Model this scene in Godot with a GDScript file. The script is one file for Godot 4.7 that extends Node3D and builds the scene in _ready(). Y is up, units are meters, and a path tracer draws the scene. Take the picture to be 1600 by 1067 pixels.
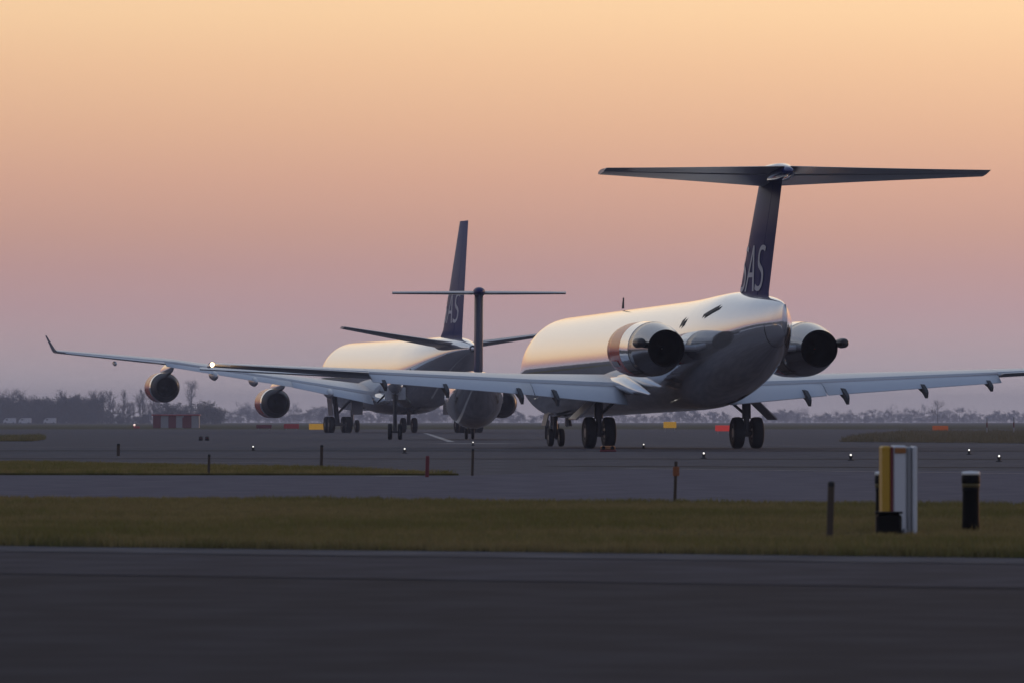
extends Node3D

# ------------------------------------------------------------------ helpers
var counts := {}
var M := {}
var rng := RandomNumberGenerator.new()

func numbered(called: String) -> String:
	var n: int = counts.get(called, 0)
	counts[called] = n + 1
	return called if n == 0 else "%s_%03d" % [called, n]

func tag(o: Node, label: String, category := "", group := "", kind := "") -> void:
	if label: o.set_meta("label", label)
	if category: o.set_meta("category", category)
	if group: o.set_meta("group", group)
	if kind: o.set_meta("kind", kind)

func thing(called: String, label: String, category: String, at := Vector3.ZERO, turn := 0.0, group := "") -> Node3D:
	var o := Node3D.new()
	o.name = numbered(called)
	add_child(o, true)
	o.position = at
	o.rotation.y = turn
	tag(o, label, category, group)
	return o

func branch(called: String, parent: Node3D, at := Vector3.ZERO) -> Node3D:
	var o := Node3D.new()
	o.name = called
	parent.add_child(o, true)
	o.position = at
	return o

func part(called: String, mesh: Mesh, mat: Material, parent: Node3D, at := Vector3.ZERO) -> MeshInstance3D:
	var o := MeshInstance3D.new()
	o.name = called
	o.mesh = mesh
	o.material_override = mat
	o.cast_shadow = GeometryInstance3D.SHADOW_CASTING_SETTING_ON
	parent.add_child(o, true)
	o.position = at
	return o

func structure(called: String, mesh: Mesh, mat: Material) -> MeshInstance3D:
	var o := part(numbered(called), mesh, mat, self)
	o.set_meta("kind", "structure")
	return o

func begin() -> SurfaceTool:
	var st := SurfaceTool.new()
	st.begin(Mesh.PRIMITIVE_TRIANGLES)
	return st

func finish(st: SurfaceTool) -> ArrayMesh:
	st.generate_normals()
	return st.commit()

# triangles given as a flat list of points; turned so that the faces look outwards
func put(st: SurfaceTool, tris: PackedVector3Array, smooth: int) -> void:
	var mid := Vector3.ZERO
	for p in tris: mid += p
	mid /= maxf(1.0, tris.size())
	var vol := 0.0
	for i in range(0, tris.size(), 3):
		vol += (tris[i] - mid).dot((tris[i + 1] - mid).cross(tris[i + 2] - mid))
	st.set_smooth_group(smooth)
	for i in range(0, tris.size(), 3):
		st.add_vertex(tris[i])
		if vol > 0.0:
			st.add_vertex(tris[i + 2]); st.add_vertex(tris[i + 1])
		else:
			st.add_vertex(tris[i + 1]); st.add_vertex(tris[i + 2])

# skin through rings of equal point count
func loft(st: SurfaceTool, rings: Array, smooth := 1, cap_a := true, cap_b := true) -> void:
	var t := PackedVector3Array()
	var n: int = rings[0].size()
	for k in rings.size() - 1:
		var a: PackedVector3Array = rings[k]
		var b: PackedVector3Array = rings[k + 1]
		for i in n:
			var j := (i + 1) % n
			t.append_array([a[i], a[j], b[j], a[i], b[j], b[i]])
	for e in [[cap_a, 0], [cap_b, rings.size() - 1]]:
		if e[0]:
			var r: PackedVector3Array = rings[e[1]]
			var c := Vector3.ZERO
			for p in r: c += p
			c /= n
			for i in n:
				if e[1] == 0: t.append_array([c, r[(i + 1) % n], r[i]])
				else: t.append_array([c, r[i], r[(i + 1) % n]])
	put(st, t, smooth)

# oval ring across z
func oval(z: float, cx: float, cy: float, rx: float, ry: float, n := 40) -> PackedVector3Array:
	var r := PackedVector3Array()
	for i in n:
		var a := TAU * i / n
		r.append(Vector3(cx + sin(a) * rx, cy + cos(a) * ry, z))
	return r

# ring round any axis
func ring_at(c: Vector3, axis: Vector3, rad: float, n := 12) -> PackedVector3Array:
	var u := axis.cross(Vector3.UP if absf(axis.y) < 0.9 else Vector3.RIGHT).normalized()
	var v := axis.cross(u).normalized()
	var r := PackedVector3Array()
	for i in n:
		var a := TAU * i / n
		r.append(c + (u * cos(a) + v * sin(a)) * rad)
	return r

func rod(st: SurfaceTool, a: Vector3, b: Vector3, ra: float, rb := -1.0, n := 10, smooth := 1) -> void:
	if rb < 0: rb = ra
	var ax := (b - a).normalized()
	loft(st, [ring_at(a, ax, ra, n), ring_at(b, ax, rb, n)], smooth, false, false)
	st.set_smooth_group(-1)
	var r0 := ring_at(a, ax, ra, n)
	var r1 := ring_at(b, ax, rb, n)
	for i in n:
		var j := (i + 1) % n
		for p in [a, r0[i], r0[j], b, r1[j], r1[i]]: st.add_vertex(p)

# turned shape: profile of (radius, distance along axis)
func lathe(st: SurfaceTool, base: Vector3, axis: Vector3, prof: Array, n := 24, smooth := 1, cap_a := true, cap_b := true) -> void:
	var rings := []
	for p in prof:
		rings.append(ring_at(base + axis * p[1], axis, maxf(p[0], 0.0005), n))
	loft(st, rings, smooth, cap_a, cap_b)

# box with chamfered upright and top edges
func block(st: SurfaceTool, c: Vector3, s: Vector3, ch := 0.01, basis := Basis()) -> void:
	var h := s * 0.5
	ch = minf(ch, minf(h.x, minf(h.y, h.z)) * 0.6)
	var rings := []
	for lv in [[-h.y, ch], [-h.y + ch, 0.0], [h.y - ch, 0.0], [h.y, ch]]:
		var x: float = h.x - lv[1]
		var z: float = h.z - lv[1]
		var r := PackedVector3Array()
		for q in [[1, 1], [-1, 1], [-1, -1], [1, -1]]:
			var p1 := Vector3(q[0] * x, lv[0], q[1] * (z - ch))
			var p2 := Vector3(q[0] * (x - ch), lv[0], q[1] * z)
			if q[0] * q[1] > 0: r.append_array([p1, p2])
			else: r.append_array([p2, p1])
		for i in r.size(): r[i] = c + basis * r[i]
		rings.append(r)
	loft(st, rings, -1)

func one_block(c: Vector3, s: Vector3, ch := 0.01, basis := Basis()) -> ArrayMesh:
	var st := begin()
	block(st, c, s, ch, basis)
	return finish(st)

func airfoil_half(t: float) -> float:
	return 5.0 * (0.2969 * sqrt(maxf(t, 0.0)) - 0.126 * t - 0.3516 * t * t + 0.2843 * t * t * t - 0.1036 * t * t * t * t)

# wing section ring at span x: part t0..t1 of the chord; spread along `out` (x for wings)
func section(x: float, y: float, le: float, chord: float, thick: float, t0: float, t1: float, inc: float, camber := 0.02, n := 14) -> PackedVector3Array:
	var r := PackedVector3Array()
	for k in 2:
		for i in n + 1:
			if k == 1 and (i == 0 and t0 <= 0.0): continue
			var f := float(i) / n
			f = 0.5 - 0.5 * cos(PI * f)
			var t := t1 + (t0 - t1) * f if k == 0 else t0 + (t1 - t0) * f
			var hy := airfoil_half(t) * thick * chord * (1.0 if k == 0 else -0.82)
			var cam := camber * chord * 4.0 * t * (1.0 - t)
			var z := t * chord
			var yy := hy + cam
			# turn about the quarter chord: leading edge up for inc > 0
			var dz := z - chord * 0.3
			r.append(Vector3(x, y + yy * cos(inc) - dz * sin(inc), le + chord * 0.3 + dz * cos(inc) + yy * sin(inc)))
	return r

# one surface of a wing between span stations; defs: [x, y, le, chord, thick, inc]
func panel(defs: Array, side: float, t0: float, t1: float, camber := 0.02, steps := 6) -> ArrayMesh:
	var st := begin()
	var rings := []
	for k in defs.size() - 1:
		for i in steps + 1:
			if k > 0 and i == 0: continue
			var f := float(i) / steps
			var d := []
			for q in 6: d.append(lerpf(defs[k][q], defs[k + 1][q], f))
			rings.append(section(side * d[0], d[1], d[2], d[3], d[4], t0, t1, d[5], camber))
	loft(st, rings, 1, false, false)
	# flat ends of their own
	for e in [0, rings.size() - 1]:
		var r: PackedVector3Array = rings[e]
		var c := Vector3.ZERO
		for p in r: c += p
		c /= r.size()
		st.set_smooth_group(-1)
		for i in r.size():
			for p in [c, r[i], r[(i + 1) % r.size()]]: st.add_vertex(p)
	return finish(st)

# hinged trailing panel: lies from t0 to t1 of the chord, dropped by `down` and turned by `angle` (positive: trailing edge down)
func hinged(defs: Array, side: float, t0: float, t1: float, down: float, angle: float, steps := 6) -> ArrayMesh:
	var st := begin()
	var rings := []
	for k in defs.size() - 1:
		for i in steps + 1:
			if k > 0 and i == 0: continue
			var f := float(i) / steps
			var d := []
			for q in 6: d.append(lerpf(defs[k][q], defs[k + 1][q], f))
			var c: float = d[3] * (t1 - t0)
			var zh: float = d[2] + d[3] * t0
			var yh: float = d[1] - (t0 - 0.3) * d[3] * sin(d[5]) - down
			rings.append(section(side * d[0], yh, zh, c, d[4] * 1.1, 0.0, 1.0, angle, 0.03, 8))
	loft(st, rings, 1, true, true)
	return finish(st)

# upright fin; defs: [y, le, chord, thick]; t0..t1 as above
func upright(defs: Array, t0: float, t1: float) -> ArrayMesh:
	var st := begin()
	var rings := []
	for d in defs:
		var s := section(0.0, 0.0, d[1], d[2], d[3], t0, t1, 0.0, 0.0, 12)
		var r := PackedVector3Array()
		for p in s: r.append(Vector3(p.y if p.y >= 0 else p.y / 0.82, d[0], p.z))
		rings.append(r)
	loft(st, rings, 1, true, true)
	return finish(st)

# letters laid on the curved side of a fin; lower-front corner at (y0, z0 on the slanted front), w along chord, h up
func fin_letters(text: String, defs: Array, side: float, y0: float, h: float, z0: float, w: float, slant: float) -> ArrayMesh:
	var f := SystemFont.new()
	f.font_names = PackedStringArray(["Droid Sans"])
	f.font_weight = 400
	var tm := TextMesh.new()
	tm.font = f
	tm.text = text
	tm.font_size = 48
	tm.depth = 0.0
	tm.curve_step = 1.0
	var a := tm.get_mesh_arrays()
	var vs: PackedVector3Array = a[Mesh.ARRAY_VERTEX]
	var ix: PackedInt32Array = a[Mesh.ARRAY_INDEX]
	var lo := vs[0]
	var hi := vs[0]
	for v in vs:
		lo = lo.min(v); hi = hi.max(v)
	var st := begin()
	st.set_smooth_group(1)
	var pts := PackedVector3Array()
	for v in vs:
		var u := (v.x - lo.x) / (hi.x - lo.x)
		var q := (v.y - lo.y) / (hi.y - lo.y)
		if side > 0: u = 1.0 - u
		var y := y0 + q * h
		var z := z0 + u * w + q * h * slant
		var k := 0
		while k < defs.size() - 2 and y > defs[k + 1][0]: k += 1
		var g: float = (y - defs[k][0]) / (defs[k + 1][0] - defs[k][0])
		var le := lerpf(defs[k][1], defs[k + 1][1], g)
		var ch := lerpf(defs[k][2], defs[k + 1][2], g)
		var th := lerpf(defs[k][3], defs[k + 1][3], g)
		var hx := airfoil_half(clampf((z - le) / ch, 0.0, 1.0)) * th * ch
		pts.append(Vector3(side * (hx + 0.02), y, z))
	for i in range(0, ix.size(), 3):
		for p in [pts[ix[i]], pts[ix[i + 1]], pts[ix[i + 2]]]: st.add_vertex(p)
	return finish(st)

# fuselage; defs: [z, bottom, top, half width]
func hull(defs: Array, n := 56) -> ArrayMesh:
	var st := begin()
	var rings := []
	# smooth the stations with a monotone-ish spline
	for k in defs.size() - 1:
		var a: Array = defs[maxi(k - 1, 0)]
		var b: Array = defs[k]
		var c: Array = defs[k + 1]
		var d: Array = defs[mini(k + 2, defs.size() - 1)]
		var steps := 1 if absf(c[0] - b[0]) > 15.0 else 6
		for i in steps:
			var f := float(i) / steps
			var v := []
			for q in 4: v.append(cubic_interpolate_in_time(b[q], c[q], a[q], d[q], f, c[0] - b[0], a[0] - b[0] if k > 0 else -(c[0] - b[0]), d[0] - b[0] if k + 2 < defs.size() else 2.0 * (c[0] - b[0])))
			rings.append(oval(b[0] + (c[0] - b[0]) * f, 0, (v[1] + v[2]) * 0.5, maxf(v[3], 0.02), maxf((v[2] - v[1]) * 0.5, 0.02), n))
	var e: Array = defs[-1]
	rings.append(oval(e[0], 0, (e[1] + e[2]) * 0.5, e[3], (e[2] - e[1]) * 0.5, n))
	loft(st, rings)
	return finish(st)

func wheel(parent: Node3D, at: Vector3, rad: float, width: float) -> void:
	var st := begin()
	var w := width * 0.5
	lathe(st, Vector3.ZERO, Vector3.RIGHT, [[rad * 0.56, -w * 0.8], [rad * 0.8, -w], [rad * 0.95, -w * 0.82], [rad, -w * 0.4], [rad, w * 0.4], [rad * 0.95, w * 0.82], [rad * 0.8, w], [rad * 0.56, w * 0.8]], 28)
	var o := part("wheel", finish(st), M.rubber, parent, at)
	var s2 := begin()
	lathe(s2, Vector3.ZERO, Vector3.RIGHT, [[rad * 0.2, -w * 0.86], [rad * 0.5, -w * 0.7], [rad * 0.54, -w * 0.84], [rad * 0.54, w * 0.84], [rad * 0.5, w * 0.7], [rad * 0.2, w * 0.86]], 20)
	part("hub", finish(s2), M.hub, parent, at)

func mat(rgb_lin: Color, rough: float, metal := 0.0) -> StandardMaterial3D:
	var m := StandardMaterial3D.new()
	m.albedo_color = rgb_lin.linear_to_srgb()
	m.roughness = rough
	m.metallic = metal
	return m

func noise_tex(seed_: int, freq: float, ramp: Array, oct := 5, size := 512, kind := FastNoiseLite.TYPE_SIMPLEX_SMOOTH) -> NoiseTexture2D:
	var f := FastNoiseLite.new()
	f.seed = seed_
	f.frequency = freq
	f.noise_type = kind
	f.fractal_octaves = oct
	var t := NoiseTexture2D.new()
	t.width = size
	t.height = size
	t.seamless = true
	t.noise = f
	if ramp:
		var g := Gradient.new()
		g.offsets = PackedFloat32Array(ramp[0])
		var cs := PackedColorArray()
		for c in ramp[1]: cs.append(c.linear_to_srgb())
		g.colors = cs
		t.color_ramp = g
	return t

func surfaced(m: StandardMaterial3D, tex: Texture2D, scale: float) -> void:
	m.albedo_texture = tex
	m.uv1_triplanar = true
	m.uv1_world_triplanar = true
	m.uv1_scale = Vector3.ONE * scale

# flat sheet; points are (x, distance ahead)
func sheet(pts: Array, y: float, thick := 0.0) -> ArrayMesh:
	var pv := PackedVector2Array(pts)
	var ix := Geometry2D.triangulate_polygon(pv)
	var st := begin()
	st.set_smooth_group(-1)
	for i in range(0, ix.size(), 3):
		var a := pv[ix[i]]
		var b := pv[ix[i + 1]]
		var c := pv[ix[i + 2]]
		var flip := (b - a).cross(c - a) > 0
		for p in ([a, c, b] if flip else [a, b, c]): st.add_vertex(Vector3(p.x, y, -p.y))
	if thick > 0.0:
		for i in pv.size():
			var a := pv[i]
			var b := pv[(i + 1) % pv.size()]
			var v0 := Vector3(a.x, y, -a.y)
			var v1 := Vector3(b.x, y, -b.y)
			var dn := Vector3(0, -thick, 0)
			for p in [v0, v1, v1 + dn, v0, v1 + dn, v0 + dn]: st.add_vertex(p)
	return finish(st)

func stripe(a: Vector2, b: Vector2, w: float, y: float) -> ArrayMesh:
	var n := (b - a).normalized().orthogonal() * w * 0.5
	return sheet([a + n, b + n, b - n, a - n], y)

# ------------------------------------------------------------------ sky
func sky_row(table: Array, e: float) -> Color:
	var k := 0
	while k < table.size() - 2 and e > table[k + 1][0]: k += 1
	var f := clampf((e - table[k][0]) / (table[k + 1][0] - table[k][0]), 0.0, 1.0)
	var a: Array = table[k]
	var b: Array = table[k + 1]
	var ca := Color(a[1] / 255.0, a[2] / 255.0, a[3] / 255.0).srgb_to_linear()
	var cb := Color(b[1] / 255.0, b[2] / 255.0, b[3] / 255.0).srgb_to_linear()
	return ca.lerp(cb, f)

func make_sky() -> ImageTexture:
	var ahead := [[-1.0, 192, 182, 188], [0.0, 192, 182, 188], [0.27, 187, 174, 180], [0.51, 184, 163, 167], [0.84, 186, 154, 156], [1.12, 191, 152, 147], [1.4, 200, 156, 141], [1.78, 214, 166, 142], [2.15, 226, 178, 145], [2.62, 239, 193, 152], [3.0, 248, 206, 160], [4.0, 253, 219, 178], [6.0, 251, 227, 198], [9.0, 236, 225, 212], [14.0, 206, 207, 210], [22.0, 170, 178, 191], [38.0, 143, 157, 182], [60.0, 125, 143, 174], [90.0, 116, 136, 170]]
	var behind := [[-1.0, 122, 128, 152], [0.0, 122, 128, 152], [1.0, 128, 130, 154], [3.0, 142, 136, 156], [6.0, 158, 146, 160], [10.0, 158, 152, 168], [16.0, 148, 152, 172], [24.0, 139, 150, 175], [38.0, 132, 147, 175], [60.0, 123, 142, 173], [90.0, 116, 136, 170]]
	var w := 256
	var h := 4096
	var px := PackedFloat32Array()
	px.resize(w * h * 3)
	var mixes := PackedFloat32Array()
	var glow := PackedFloat32Array()  # the afterglow is strongest round the place where the sun went down
	for x in w:
		var az := (x + 0.5) / w * TAU
		mixes.append(pow(0.5 + 0.5 * cos(az - 0.2), 2.6))
		var off := wrapf(az - 0.33, -PI, PI)
		glow.append((1.0 + 0.4 * exp(-0.5 * pow(off / 0.32, 2.0))) / 1.12)
	var i := 0
	for y in h:
		var e := 90.0 - (y + 0.5) / h * 180.0
		var a := sky_row(ahead, e)
		var b := sky_row(behind, e)
		for x in w:
			var c := b.lerp(a, mixes[x]) * lerpf(1.0, glow[x], clampf(1.0 - (e - 8.0) / 30.0, 0.0, 1.0))
			px[i] = c.r; px[i + 1] = c.g; px[i + 2] = c.b
			i += 3
	return ImageTexture.create_from_image(Image.create_from_data(w, h, false, Image.FORMAT_RGBF, px.to_byte_array()))

# ------------------------------------------------------------------ main
func _ready() -> void:
	rng.seed = 4711
	# camera: long lens held low beside the taxiway
	var cam := Camera3D.new()
	cam.name = "camera"
	add_child(cam)
	cam.position = Vector3(0, 0.91, 0)
	cam.rotation.x = 0.010205
	cam.near = 0.5
	cam.far = 20000.0
	var lens := CameraAttributesPhysical.new()
	lens.frustum_focal_length = 274.4
	lens.frustum_focus_distance = 258.0
	lens.exposure_aperture = 11.0
	lens.frustum_near = 0.5
	lens.frustum_far = 20000.0
	cam.attributes = lens
	cam.fov = 5.008
	# air and sky
	var we := WorldEnvironment.new()
	we.name = "world"
	var e := Environment.new()
	e.background_mode = Environment.BG_SKY
	var sky := Sky.new()
	var pm := PanoramaSkyMaterial.new()
	pm.panorama = make_sky()
	sky.sky_material = pm
	e.sky = sky
	e.tonemap_mode = Environment.TONE_MAPPER_LINEAR
	e.tonemap_exposure = 1.0
	e.fog_enabled = true
	e.fog_density = 0.00017
	e.fog_light_color = Color(0.9, 0.92, 1.0)
	e.sdfgi_enabled = true
	e.ssao_enabled = true
	e.ssil_enabled = true
	we.environment = e
	add_child(we)
	# the low sun ahead, behind haze
	var sun := DirectionalLight3D.new()
	sun.name = "sun"
	sun.light_energy = 0.16
	sun.light_color = Color(1.0, 0.72, 0.46)
	sun.light_angular_distance = 14.0
	sun.shadow_enabled = true
	add_child(sun)
	sun.look_at_from_position(Vector3(46, 8, -60), Vector3.ZERO)

	materials()
	setting()
	twin_jet()
	four_engine()
	turboprop()
	near_things()
	far_things()
	trees()

func materials() -> void:
	var white := mat(Color(0.86, 0.86, 0.86), 0.09, 0.78)
	white.heightmap_enabled = true
	white.heightmap_texture = noise_tex(61, 0.012, [], 3, 256)
	white.heightmap_scale = 0.3
	white.uv1_triplanar = true
	white.uv1_scale = Vector3.ONE * 0.4
	white.clearcoat_enabled = true
	white.clearcoat = 0.7
	white.clearcoat_roughness = 0.04
	M.paint = white
	M.wing = mat(Color(0.55, 0.56, 0.58), 0.3, 0.3)
	M.flap = mat(Color(0.5, 0.52, 0.56), 0.4, 0.1)
	M.blue = mat(Color(0.014, 0.024, 0.12), 0.45)
	M.blue.metallic_specular = 0.18
	M.bluematte = mat(Color(0.1, 0.115, 0.16), 0.95)
	M.bluematte.metallic_specular = 0.05
	M.bluegloss = mat(Color(0.014, 0.024, 0.12), 0.15)
	M.bluegloss.clearcoat_enabled = true
	M.bluegloss.clearcoat = 1.0
	M.bluegloss.clearcoat_roughness = 0.05
	M.letter = mat(Color(0.5, 0.51, 0.55), 0.5)
	M.red = mat(Color(0.55, 0.06, 0.022), 0.22)
	M.red.metallic_specular = 0.27
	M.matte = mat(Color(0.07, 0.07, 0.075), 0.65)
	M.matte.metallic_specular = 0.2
	M.lip = mat(Color(0.6, 0.6, 0.6), 0.2, 0.9)
	M.soot = mat(Color(0.008, 0.007, 0.007), 0.8)
	M.soot.metallic_specular = 0.2
	M.darkmetal = mat(Color(0.06, 0.055, 0.052), 0.4, 0.5)
	M.reverser = mat(Color(0.42, 0.4, 0.39), 0.16, 0.95)
	M.dark = mat(Color(0.012, 0.012, 0.013), 0.6)
	M.rubber = mat(Color(0.016, 0.016, 0.017), 0.75)
	M.hub = mat(Color(0.16, 0.16, 0.17), 0.4, 0.4)
	M.gear = mat(Color(0.13, 0.13, 0.135), 0.5, 0.2)
	M.stab = mat(Color(0.42, 0.42, 0.44), 0.35, 0.2)
	M.grey = mat(Color(0.3, 0.3, 0.31), 0.5)
	M.hutgrey = mat(Color(0.3, 0.29, 0.3), 0.6)
	M.glass = mat(Color(0.02, 0.022, 0.025), 0.1)
	M.black = mat(Color(0.006, 0.006, 0.006), 0.6)
	M.black.metallic_specular = 0.25
	M.yellow = mat(Color(0.5, 0.28, 0.02), 0.5)
	M.cap = mat(Color(0.8, 0.8, 0.78), 0.5)
	M.dullyellow = mat(Color(0.09, 0.07, 0.02), 0.6)
	M.white = mat(Color(0.62, 0.62, 0.64), 0.45)
	M.orange = mat(Color(0.33, 0.13, 0.035), 0.5)
	M.tag = mat(Color(0.26, 0.085, 0.03), 0.6)
	M.signred = mat(Color(0.45, 0.04, 0.035), 0.5)
	for q in [["lit_yellow", M.yellow, Color(1.0, 0.74, 0.2), 0.2], ["lit_red", M.signred, Color(1.0, 0.3, 0.25), 0.22], ["lit_orange", M.orange, Color(1.0, 0.42, 0.1), 0.1]]:
		var lit: StandardMaterial3D = q[1].duplicate()
		lit.emission_enabled = true
		lit.emission = q[2]
		lit.emission_energy_multiplier = q[3]
		M[q[0]] = lit
	M.wood = mat(Color(0.07, 0.05, 0.035), 0.85)
	M.wine = mat(Color(0.16, 0.03, 0.035), 0.7)
	# asphalt
	var asphalt := mat(Color.WHITE, 0.85)
	asphalt.metallic_specular = 0.12
	surfaced(asphalt, noise_tex(3, 0.02, [[0.0, 0.42, 0.58, 1.0], [Color(0.021, 0.021, 0.028), Color(0.0285, 0.0285, 0.037), Color(0.0345, 0.034, 0.044), Color(0.047, 0.047, 0.058)]], 6), 0.09)
	asphalt.detail_enabled = true
	asphalt.detail_blend_mode = BaseMaterial3D.BLEND_MODE_MUL
	asphalt.detail_albedo = noise_tex(8, 0.3, [[0.0, 0.5, 1.0], [Color(0.72, 0.72, 0.72), Color(0.98, 0.98, 0.98), Color(1, 1, 1)]], 3)
	asphalt.detail_uv_layer = BaseMaterial3D.DETAIL_UV_2
	asphalt.uv2_triplanar = true
	asphalt.uv2_world_triplanar = true
	asphalt.uv2_scale = Vector3.ONE * 0.9
	M.asphalt = asphalt
	var pale_a: StandardMaterial3D = asphalt.duplicate()
	pale_a.albedo_texture = noise_tex(5, 0.02, [[0.0, 0.45, 0.6, 1.0], [Color(0.06, 0.058, 0.068), Color(0.082, 0.079, 0.091), Color(0.098, 0.095, 0.107), Color(0.124, 0.12, 0.132)]], 6)
	M.asphalt_pale = pale_a
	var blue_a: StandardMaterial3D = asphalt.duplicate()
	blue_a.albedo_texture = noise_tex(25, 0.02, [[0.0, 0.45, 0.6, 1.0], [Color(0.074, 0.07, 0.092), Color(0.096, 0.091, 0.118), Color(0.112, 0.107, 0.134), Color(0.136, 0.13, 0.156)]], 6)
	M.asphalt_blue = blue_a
	var sheen_a: StandardMaterial3D = asphalt.duplicate()
	sheen_a.albedo_texture = noise_tex(27, 0.02, [[0.0, 0.45, 0.6, 1.0], [Color(0.034, 0.033, 0.043), Color(0.045, 0.044, 0.056), Color(0.053, 0.052, 0.066), Color(0.07, 0.069, 0.084)]], 6)
	M.asphalt_sheen = sheen_a  # road asphalt made paler, grazing sheen put into the colour
	var dark_a: StandardMaterial3D = asphalt.duplicate()
	dark_a.albedo_texture = noise_tex(15, 0.02, [[0.0, 0.5, 1.0], [Color(0.028, 0.027, 0.028), Color(0.04, 0.038, 0.04), Color(0.052, 0.05, 0.052)]], 6)
	M.asphalt_dark = dark_a
	var line := mat(Color.WHITE, 0.6)
	surfaced(line, noise_tex(21, 0.05, [[0.0, 0.42, 0.6, 1.0], [Color(0.09, 0.09, 0.09), Color(0.16, 0.16, 0.17), Color(0.32, 0.32, 0.33), Color(0.45, 0.45, 0.45)]], 5), 0.4)
	M.line = line
	var faint: StandardMaterial3D = line.duplicate()
	faint.albedo_texture = noise_tex(22, 0.03, [[0.0, 0.45, 0.62, 1.0], [Color(0.065, 0.064, 0.07), Color(0.085, 0.083, 0.09), Color(0.13, 0.13, 0.135), Color(0.2, 0.2, 0.2)]], 5)
	M.faint = faint
	# soils and grass
	var soil := mat(Color.WHITE, 1.0)
	soil.metallic_specular = 0.1
	surfaced(soil, noise_tex(31, 0.02, [[0.0, 0.4, 0.6, 1.0], [Color(0.05, 0.038, 0.02), Color(0.08, 0.068, 0.024), Color(0.105, 0.094, 0.033), Color(0.13, 0.11, 0.045)]], 6), 0.15)
	M.soil = soil
	var straw_m: StandardMaterial3D = soil.duplicate()
	straw_m.albedo_texture = noise_tex(35, 0.02, [[0.0, 0.4, 0.6, 1.0], [Color(0.075, 0.065, 0.05), Color(0.1, 0.088, 0.068), Color(0.13, 0.115, 0.09), Color(0.16, 0.14, 0.11)]], 6)
	M.straw = straw_m
	var field := mat(Color.WHITE, 1.0)
	field.metallic_specular = 0.1
	surfaced(field, noise_tex(33, 0.015, [[0.0, 0.4, 0.6, 1.0], [Color(0.035, 0.034, 0.014), Color(0.05, 0.052, 0.018), Color(0.062, 0.062, 0.022), Color(0.08, 0.07, 0.03)]], 6), 0.01)
	M.field = field
	var blade := mat(Color.WHITE, 0.9)
	blade.metallic_specular = 0.2
	blade.vertex_color_use_as_albedo = true
	blade.cull_mode = BaseMaterial3D.CULL_DISABLED
	blade.backlight_enabled = true
	blade.backlight = Color(0.9, 0.9, 0.9)
	M.blade = blade
	var bark := mat(Color(0.035, 0.03, 0.027), 0.9)
	M.bark = bark
	M.twig = mat(Color(0.045, 0.037, 0.033), 0.9)
	M.ever = mat(Color(0.018, 0.024, 0.02), 0.9)

func lamp(mesh_parent: Node3D, called: String, at: Vector3, rad: float, glow: float, tint: Color, energy: float) -> void:
	var st := begin()
	lathe(st, Vector3.ZERO, Vector3.UP, [[0.0, -rad], [rad * 0.7, -rad * 0.7], [rad, 0.0], [rad * 0.7, rad * 0.7], [0.0, rad]], 14)
	var m := mat(Color(0.8, 0.8, 0.8), 0.3)
	m.emission_enabled = true
	m.emission = tint
	m.emission_energy_multiplier = glow
	part(called, finish(st), m, mesh_parent, at)
	var l := OmniLight3D.new()
	l.name = "lamp_glow"
	l.light_color = tint
	l.light_energy = energy
	l.light_size = rad * 0.8
	l.omni_range = 60.0
	l.omni_attenuation = 2.0
	l.shadow_enabled = true
	mesh_parent.add_child(l, true)
	l.position = at

func V2(x: float, d: float) -> Vector2:
	return Vector2(x, d)

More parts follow.
